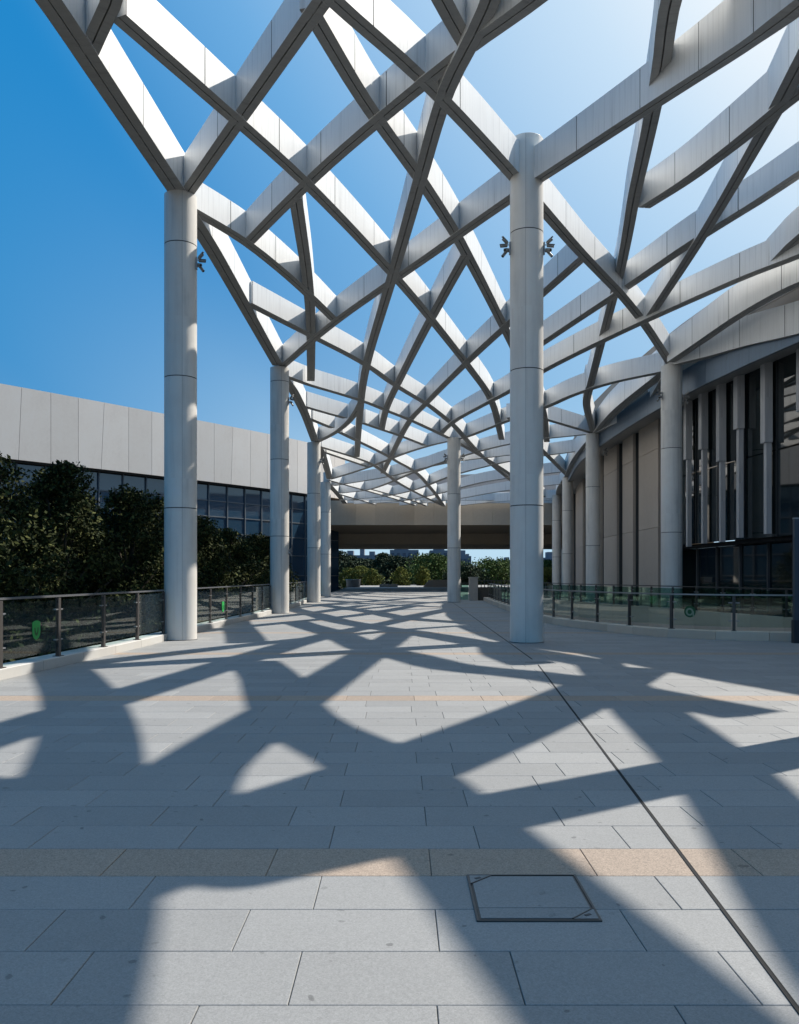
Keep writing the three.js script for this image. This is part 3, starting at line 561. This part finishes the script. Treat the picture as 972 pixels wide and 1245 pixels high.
{ const t = thing('stone_pier', 'short beige stone pier right of the far central column', 'pier'); part('shaft', box(.55, 1.45, .5, 4.72, .725, 53.9), M.stone[1], t); part('cap', box(.62, .07, .56, 4.72, 1.485, 53.9), M.stone[2], t); }
{ const t = thing('glass_screen', 'small green glass screen between the far central column and the stone pier', 'glass screen'); part('pane', box(.8, 1.05, .014, 4.0, .57, 53.9), M.glassGreen, t); part('frame', [box(.04, 1.15, .04, 3.6, .575, 53.9), box(.84, .04, .04, 4.0, 1.12, 53.9)], M.darkMetal, t); }
{
  const t = thing('planter', 'round grey metal planter drum on the far sunlit paving', 'planter', [-6.6, 0, 116]);
  part('drum', new THREE.LatheGeometry([[.85, 0], [.95, .1], [1.0, .95], [1.06, 1.0], [1.06, 1.1], [.9, 1.1], [.9, .8], [0, .8]].map(p => new THREE.Vector2(...p)), 28), M.steel, t);
}
{
  const t = thing('stone_ramp_wall', 'low pale stone wall with a sloping end on the far paving left of the central column', 'wall');
  const s = new THREE.Shape(); s.moveTo(3.1, 0); s.lineTo(4.0, 1.0); s.lineTo(8.5, 1.05); s.lineTo(8.5, 0); s.closePath();
  part('wall', new THREE.ExtrudeGeometry(s, { depth: .6, bevelEnabled: false }).translate(0, 0, -116), M.stone[2], t);
}
{ const t = thing('stone_bench', 'long low pale stone block on the far paving', 'bench'); part('block', box(2.6, .4, .7, -1.7, .2, 118), M.stone[2], t); part('plinth', box(2.4, .06, .6, -1.7, .03, 117.9), M.stone[0], t); }

// ---------------------------------------------------------------- left building
{
  const t = thing('office_building', 'long low building at left with a pale concrete fascia above a dark glass band', 'building');
  const pts = [[-46, 38], [-37, 47.5], [-28, 58.1], [-19.6, 69], [-12.3, 79.1], [-8.6, 85], [-6, 90]], c = pathCurve(pts), L = c.getLength(), n = 30, hb = 9.85, ht = 15.05;
  const skew = Array.from({ length: n + 1 }, (_, i) => i % 3 === 1 ? rr(.12, .3) : 0);
  for (let i = 0; i < n; i++) {
    const P = k => c.getPointAt(Math.min(1, k / n)), a = P(i), b = P(i + 1), d = b.clone().sub(a).normalize(), lat = new THREE.Vector3(-d.z, 0, d.x), e = .014, l = a.distanceTo(b), u = i * l;
    const A = (s, y, o) => a.clone().addScaledVector(d, s).addScaledVector(lat, o).setY(y);
    const s0b = e - skew[i], s1b = l - e - skew[i + 1], q = [A(s0b, hb, 0), A(s1b, hb, 0), A(l - e, ht, 0), A(e, ht, 0)], r = [A(s0b, hb, -.2), A(s1b, hb, -.2), A(l - e, ht, -.2), A(e, ht, -.2)];
    const uv = [[u, 0], [u + l, 0], [u + l, ht - hb], [u, ht - hb]];
    part('fascia_panel', quads([{ q, uv }, ...[0, 1, 2, 3].map(k => ({ q: [q[k], q[(k + 1) % 4], r[(k + 1) % 4], r[k]], uv: [uv[k], uv[(k + 1) % 4], uv[(k + 1) % 4], uv[k]] }))]), M.concrete[Math.floor(rnd() * 3)], t);
    part('back_wall', quads([{ q: [A(-.02, hb - .12, -.24), A(l + .02, hb - .12, -.24), A(l + .02, ht - .02, -.24), A(-.02, ht - .02, -.24)] }, { q: [A(0, hb - .12, -.24), A(l, hb - .12, -.24), A(l, hb - .12, -1.4), A(0, hb - .12, -1.4)] }]), M.core, t);
    const rows = [-1.2, 1.6, 3.6, 5.4, 6.9, 8.3, hb - .12];
    for (let r0 = 0; r0 < rows.length - 1; r0++) {
      { const j = [rr(-.012, .012), rr(-.012, .012)]; part('pane', quads([{ q: [A(.03, rows[r0] + .04, -.8 + j[0]), A(l - .03, rows[r0] + .04, -.8 - j[0]), A(l - .03, rows[r0 + 1] - .04, -.8 + j[1]), A(.03, rows[r0 + 1] - .04, -.8 - j[1])] }]), M.glassWall, t); }
      part('transom', beamBar(A(0, rows[r0], -.8), A(l, rows[r0], -.8), .12, .09), M.mull, t);
    }
    part('mullion', box(.10, hb + 1.1, .2).rotateY(Math.atan2(-d.z, d.x)).translate(A(0, 0, -.78).x, (hb - 1.3) / 2, A(0, 0, -.78).z), M.mull, t);
  }
  const sh = new THREE.Shape(); [...pts.map(p => [p[0], p[1]]), [-40, 118], [-80, 70]].forEach(([x, z], i) => i ? sh.lineTo(x, z) : sh.moveTo(x, z));
  const roof = new THREE.ExtrudeGeometry(sh, { depth: .3, bevelEnabled: false }); roof.rotateX(-Math.PI / 2);
  part('roof', roof.translate(-.3, ht - .35, -.1), M.concrete[0], t);
  part('floor_slab', new THREE.ExtrudeGeometry(sh, { depth: .4, bevelEnabled: false }).rotateX(-Math.PI / 2).translate(-.9, hb - .6, -.3), M.core, t);
}
// ---------------------------------------------------------------- bridge across the end
{
  const t = thing('overpass', 'broad beige bridge closing the far end of the plaza between the two buildings', 'bridge');
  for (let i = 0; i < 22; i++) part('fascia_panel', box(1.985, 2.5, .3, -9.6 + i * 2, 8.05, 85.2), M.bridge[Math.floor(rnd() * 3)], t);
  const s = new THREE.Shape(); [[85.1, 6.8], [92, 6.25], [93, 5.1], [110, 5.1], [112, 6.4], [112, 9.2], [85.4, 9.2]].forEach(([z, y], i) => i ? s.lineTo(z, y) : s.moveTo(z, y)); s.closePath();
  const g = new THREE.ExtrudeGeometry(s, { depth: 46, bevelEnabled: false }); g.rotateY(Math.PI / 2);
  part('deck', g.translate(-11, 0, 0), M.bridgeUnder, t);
  const u = new THREE.Shape(); [[-2.4, 9], [-2.4, 16.6], [4.5, 15.2], [30, 16.2], [30, 9]].forEach(([x, y], i) => i ? u.lineTo(x, y) : u.moveTo(x, y)); u.closePath();
  part('upper_storey', new THREE.ExtrudeGeometry(u, { depth: 10, bevelEnabled: false }).translate(0, 0, -123), M.concrete[0], t);
}
// ---------------------------------------------------------------- concert hall at right
{
  const t = thing('glass_hall', 'curved building at right with dark glass, grey stepped fins and beige stone panels', 'building');
  const K = [[0, 21], [8, 18.4], [14, 15.7], [19, 13.9], [24, 12.6], [30, 11.65], [36, 11.2], [44, 11.15], [52, 11.45], [62, 12.75], [77, 14.9], [95, 18]];
  const plan = new THREE.CatmullRomCurve3(K.map(k => V(k[1], 0, k[0])), false, 'centripetal').getSpacedPoints(400);
  const ex = z => { let i = 0; while (i < 399 && -plan[i + 1].z < z) i++; const s = (z + plan[i].z) / (plan[i].z - plan[i + 1].z); return plan[i].x + (plan[i + 1].x - plan[i].x) * s; };
  const fx = z => ex(z) + 1.1;
  const zAt = p => { let z = 70; for (let k = 0; k < 60; k++) z += (fx(z) / ((p - 487) / 1010) - z) * .4; return z; };
  const EB = 8.75, ET = 9.75;
  const seg = (z0, z1, h0, h1, o, d) => beamBar(V(fx(z0) + o, (h0 + h1) / 2, z0), V(fx(z1) + o, (h0 + h1) / 2, z1), d, h1 - h0);
  // glazed part
  const zs = zAt(805);
  for (let z = 8; z < zs - .3; z += 2.05) {
    const z1 = Math.min(z + 2.05, zs - .1);
    for (const [a, b] of [[2.95, 5.9], [5.94, 9.3]]) part('pane', seg(z + .03, z1 - .03, a, b, 0, .05), M.glassWallDark, t);
    part('lower_pane', seg(z + .03, z1 - .03, 0, 2.8, .9, .05), M.glassWallDark, t);
    part('door_frame', box(.08, 2.8, .1, fx(z) + .84, 1.4, z), M.frame, t);
    part('mullion', box(.06, 6.4, .05, fx(z) - .03, 6.15, z), M.black, t);
    part('lintel', seg(z, z1, 2.81, 2.93, .55, .85), M.void, t);
  }
  const fins = [[843, 6.5, 2.83, .3], [862, 6.7, 2.9, .34], [884, 6.0, 2.9, .32], [906, 7.0, 3.0, .36], [940, 6.2, 3.05, .36], [985, 6.9, 2.9, .36], [1035, 6.4, 3.0, .36], [826, 6.0, 2.85, .28]].map(f => [zAt(f[0]), ...f.slice(1)]);
  for (const [z, mid, low, w] of fins) {
    const f = part('fin', box(.27, 9.3 - mid, w, fx(z) - .23, (9.3 + mid) / 2, z), M.fin, t);
    part('fin_foot', box(.18, mid - low, w * .6, fx(z) - .19, (mid + low) / 2, z), M.fin, f);
  }
  // stone part: tall panels with dark slots between
  const parts = [[804, 780], [773, 760], [753, 737], [733, 716], [711, 702], [698, 689], [685, 679], [676, 671]].map(q => q.map(zAt));
  parts.forEach(([a, b], i) => {
    for (const [h0, h1] of [[0, 3.88], [3.9, 7.58], [7.6, 9.3]]) part('stone_panel', seg(a, b, h0, h1, -.02, .25), M.stone[(i + (h0 > 1 ? 1 : 0)) % 3], t);
    if (i < parts.length - 1) { part('slot_pane', seg(b - .1, parts[i + 1][0] + .1, 0, 9.3, .16, .05), M.glassWallDark, t); part('jamb', [seg(b + .01, b + .05, 0, 9.3, .06, .14), seg(parts[i + 1][0] - .05, parts[i + 1][0] - .01, 0, 9.3, .06, .14)], M.frame, t); }
  });
  // eave ring, sloping tan roof edge and flat roof
  for (let z = 4; z < 92; z += 3) {
    const z1 = z + 3, A = (o, h, zz) => V(fx(zz) + o, h, zz);
    part('eave_panel', seg(z + .008, z1 - .008, EB, ET, -1.22, .1), M.eave, t);
    part('eave_soffit', quads([{ q: [A(-1.3, EB - .01, z), A(-1.3, EB - .01, z1), A(.5, EB + .35, z1), A(.5, EB + .35, z)], uv: [[z, 0], [z1, 0], [z1, 2], [z, 2]] }]), M.soffit, t);
    for (let k = 0; k < 3; k++) { const o = [-1.2, -1.1, -1.0, -.9], h = [ET - .02, 10.5, 11.2, 11.9]; part('roof_panel', quads([{ q: [A(o[k], h[k], z + .01), A(o[k], h[k], z1 - .01), A(o[k + 1], h[k + 1] - .02, z1 - .01), A(o[k + 1], h[k + 1] - .02, z + .01)], uv: [[z, 0], [z1, 0], [z1, 1], [z, 1]] }]), M.roofTan, t); }
    part('roof', quads([{ q: [A(-.92, 11.88, z), A(-.92, 11.88, z1), A(16, 11.88, z1), A(16, 11.88, z)], uv: [[0, z], [0, z1], [8, z1], [8, z]] }]), M.roofTan, t);
  }
  part('unseen_core_wall', [seg(30, zs, 0, 9.5, 3.5, .2), seg(zs, 60, 0, 11.8, 1.2, .3), seg(60, 77, 0, 11.8, 1.2, .3), seg(77, 92, 0, 11.8, 1.2, .3), seg(19, 30, 0, 9.5, 3.5, .2), seg(8, 19, 0, 9.5, 3.5, .2), box(18, 11.8, .3, 29, 5.9, 6)], M.core, t);  // dark walls out of view inside the hall, blocking light leaks
}
// ---------------------------------------------------------------- trees
function leafCloud(centers, n, size, tones, r0) {
  const P = [], N = [], U = [], C = [], a = new THREE.Vector3(), b = new THREE.Vector3(), nn = new THREE.Vector3(), p = new THREE.Vector3();
  for (let i = 0; i < n; i++) {
    const c = centers[Math.floor(rnd() * centers.length)];
    const u = rr(-1, 1), ph = rr(0, 6.283), s = Math.sqrt(1 - u * u), rad = Math.pow(rnd(), .42);
    p.set(c[0] + c[3] * rad * s * Math.cos(ph), c[1] + c[4] * rad * u, c[2] + c[3] * rad * s * Math.sin(ph));
    nn.set(rr(-1, 1), rr(-.2, 1.3), rr(-1, 1)).normalize();
    a.set(rr(-1, 1), rr(-1, 1), rr(-1, 1)).cross(nn).normalize(); b.crossVectors(nn, a);
    const l = size * rr(.5, 1.55), w = l * .5, t = tones[Math.floor(rnd() * tones.length)], k = rr(.75, 1.2);
    const q = [p.clone().addScaledVector(a, -l), p.clone().addScaledVector(b, -w), p.clone().addScaledVector(a, l), p.clone().addScaledVector(b, w)];
    for (const j of [0, 1, 2, 0, 2, 3]) { P.push(q[j].x, q[j].y, q[j].z); N.push(nn.x, nn.y, nn.z); U.push(0, 0); C.push(t[0] * k, t[1] * k, t[2] * k); }
  }
  const g = new THREE.BufferGeometry();
  for (const [n2, arr, s] of [['position', P, 3], ['normal', N, 3], ['uv', U, 2], ['color', C, 3]]) g.setAttribute(n2, new THREE.Float32BufferAttribute(arr, s));
  return g;
}
M.leaf = new THREE.MeshPhysicalMaterial({ vertexColors: true, roughness: .8, specularIntensity: .25, side: THREE.DoubleSide });
M.bark = std({ color: new THREE.Color(.07, .055, .04), roughness: .95 });
function tree(label, x, z, top, rad, { base = -1.3, low = 0, leaves = 5000, size = .11, tones, clumps = 26, group } = {}) {
  const t = thing('tree', label, 'tree', [x, base, z], 0, group), H = top - base, cs = [], limbs = [];
  const trunkTop = new THREE.Vector3(rr(-.1, .1) * rad, H * .45, rr(-.1, .1) * rad);
  limbs.push(new THREE.CylinderGeometry(.05 * rad, .085 * rad, trunkTop.y, 8).translate(0, trunkTop.y / 2, 0));
  for (let i = 0; i < clumps; i++) {
    const f = (i + .5) / clumps, y = (low - base) + (H - (low - base)) * (.06 + .9 * f), env = Math.sin(Math.PI * Math.min(.97, .12 + .82 * Math.pow(f, .8))), ph = i * 2.4 + rr(-.4, .4), d = rad * env * rr(.35, .85);
    const r = rad * rr(.24, .42) * (.55 + .5 * env);
    cs.push([d * Math.cos(ph), Math.min(y, H - r * .6), d * Math.sin(ph), r, r * rr(.55, .85)]);
    if (i % 2 === 0) limbs.push(bar(new THREE.Vector3(0, Math.min(trunkTop.y, y * .6), 0), new THREE.Vector3(cs[i][0], cs[i][1], cs[i][2]), .018 * rad, 5));
  }
  part('trunk', limbs, M.bark, t);
  part('crown', leafCloud(cs, leaves, size, tones), M.leaf, t);
  return t;
}
seed = 91;
const dark = [[.020, .028, .009], [.014, .021, .007], [.028, .036, .011], [.042, .048, .014], [.075, .082, .024]];  // lightest tone paints sunlit leaves into the foliage colour
const T = [
  [-10.4, 20.5, 4.75, 2.5, 'dark leafy tree at the left edge of the picture behind the glass fence'],
  [-9.2, 22.6, 4.75, 2.0, 'tallest dark tree behind the left glass fence, its top above the glass band'],
  [-8.3, 25.4, 4.35, 2.0, 'dark tree behind the fence just left of the nearest left column'],
  [-8.6, 28.6, 4.4, 2.2, 'dark tree half hidden behind the nearest left column'],
  [-7.9, 32.2, 3.9, 2.0, 'dark tree just right of the nearest left column'],
  [-7.7, 36.5, 3.7, 2.0, 'dark tree left of the second left column'],
  [-7.3, 41.5, 3.7, 2.0, 'dark tree right of the second left column, with a branch across the third'],
  [-7.6, 47.5, 3.9, 2.1, 'dark tree behind the third left column'],
  [-10.6, 25.6, 4.7, 2.3, 'dark tree filling the gap between the tallest left tree and the nearest column'],
  [-13.5, 24, 4.9, 2.6, 'back row dark tree near the left edge'],
  [-12.2, 31, 4.3, 2.6, 'back row dark tree left of the nearest left column'],
  [-11.5, 39, 4.2, 2.6, 'back row dark tree between the first two left columns'],
  [-11.2, 48, 4.3, 2.7, 'back row dark tree before the glass of the left building'],
  [-10.2, 57, 4.2, 2.6, 'farthest dark tree of the left garden'],
  [-9.0, 16.2, 3.6, 1.9, 'near dark tree low behind the first fence panels'],
];
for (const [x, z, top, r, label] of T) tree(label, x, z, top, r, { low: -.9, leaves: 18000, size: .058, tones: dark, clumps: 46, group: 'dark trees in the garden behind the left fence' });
{
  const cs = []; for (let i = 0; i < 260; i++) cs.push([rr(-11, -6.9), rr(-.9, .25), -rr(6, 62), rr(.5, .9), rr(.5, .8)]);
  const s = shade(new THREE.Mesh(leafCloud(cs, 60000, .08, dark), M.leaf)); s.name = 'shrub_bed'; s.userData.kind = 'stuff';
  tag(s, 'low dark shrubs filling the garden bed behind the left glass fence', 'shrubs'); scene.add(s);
}
// beyond the bridge
const gold = [[.13, .14, .03], [.09, .11, .028], [.19, .19, .04], [.08, .11, .03]], mid = [[.065, .105, .028], [.045, .078, .022], [.09, .125, .035]], deep = [[.028, .046, .026], [.02, .034, .02], [.04, .055, .026]];
const px = (p, z) => (p - 487) / 1010 * z, hy = (y, z) => 1.6 + (700 - y) / 1010 * z;
const F = [
  [410, 669, 165, 5, deep, 'dark tree beside the farthest left column under the bridge'], [426, 675, 170, 4.5, deep, 'dark tree right of the farthest left column'], [448, 680, 175, 6, deep, 'dark tree before the far stepped apartment block'],
  [466, 672, 168, 4.2, deep, 'tall dark tree left of the wide far apartment block'], [484, 676, 160, 5, deep, 'dark tree beneath the wide far apartment block'], [503, 679, 165, 5, deep, 'dark tree right of the wide far apartment block'],
  [523, 673, 150, 6, mid, 'broad green tree left of the far central column'], [538, 676, 155, 6, mid, 'green tree directly behind the far central column'], [598, 679, 150, 7.5, mid, 'broad rounded green tree right of the far central column'],
  [622, 682, 155, 6, mid, 'green tree beside the tall freestanding column'], [566, 687, 145, 4, deep, 'dark low tree right of the far central column'], [664, 681, 150, 4.5, mid, 'green tree between the freestanding column and the right row'],
  [438, 688, 140, 2.6, gold, 'yellow green tree behind the round planter'], [425, 690, 142, 2.2, gold, 'yellowish tree left of the planter'], [452, 691, 138, 2.1, gold, 'small yellow tree right of the planter'],
  [488, 689, 136, 1.9, gold, 'slim golden tree in the middle under the bridge'], [514, 688, 136, 1.5, gold, 'narrow golden tree left of the stone ramp wall'], [668, 690, 130, 3, gold, 'yellow green tree seen at the right of the freestanding column'],
  [680, 690, 136, 3, gold, 'yellow green tree beside the far right columns'],
];
for (const [p, y, z, r, tones, label] of F) tree(label, px(p, z), z, hy(y, z), r, { low: -.6, leaves: tones === gold ? 3500 : 6500, size: tones === gold ? .13 : .2, tones, clumps: 34, group: 'trees beyond the bridge' });
{
  const cs = []; for (let i = 0; i < 160; i++) { const z = rr(150, 200); cs.push([rr(-34, 44), rr(-.6, 1.6), -z, rr(1.5, 3), rr(1, 1.8)]); }
  const s = shade(new THREE.Mesh(leafCloud(cs, 26000, .3, deep), M.leaf)); s.name = 'undergrowth'; s.userData.kind = 'stuff';
  tag(s, 'dark undergrowth below the far trees beyond the bridge', 'undergrowth'); scene.add(s);
}
// ---------------------------------------------------------------- far apartment blocks
const wall = std({ color: new THREE.Color(.17, .19, .225), roughness: .9 }), win = new THREE.MeshPhysicalMaterial({ color: new THREE.Color(.05, .07, .11), roughness: .15 });  // distance haze is put into the blue-grey wall colour
function block(label, p0, p1, yTop, z, steps) {
  const x0 = px(p0, z), x1 = px(p1, z), h = hy(yTop, z), w = x1 - x0, t = thing('apartment_block', label, 'building', [(x0 + x1) / 2, -1.3, z], 0, 'far apartment blocks');
  part('wall', [box(w, h + 1.3, 14, 0, (h + 1.3) / 2, 7), ...steps.map(([f, sw, sh]) => box(w * sw, sh, 8, (f - .5) * w, h + 1.3 + sh / 2 - .05, 6))], wall, t);
  const n = Math.max(3, Math.round(w / 3.2)), rows = Math.round((h + 1.3) / 3);
  for (let i = 0; i < n; i++) for (let j = 2; j < rows; j++) part('window', box(1.5, 1.6, .2, (i + .5) / n * w - w / 2, 1.6 + j * 3, -.02), win, t);
  for (let j = 3; j < rows; j++) part('balcony', box(w * .92, .35, .5, 0, .6 + j * 3, -.2), wall, t);
}
block('far stepped grey apartment block left of centre under the bridge', 421, 459, 675, 420, [[.12, .2, 2.4], [.5, .14, 3.4], [.82, .18, 2]]);
block('wide far apartment block in the centre under the bridge', 474, 509, 668.5, 420, [[.4, .5, 4]]);
block('far apartment block just left of the central column', 523, 545, 669, 420, [[.5, .6, 3]]);
block('far pointed apartment block just right of the central column', 558, 573, 676, 420, [[.35, .4, 3], [.75, .2, 1.2]]);
block('small far block beside the freestanding column', 611, 622, 682, 420, [[.6, .4, 2]]);
block('far hazy block at the right end of the view under the bridge', 660, 674, 678, 420, [[.7, .4, 3]]);

renderer.render(scene, camera);
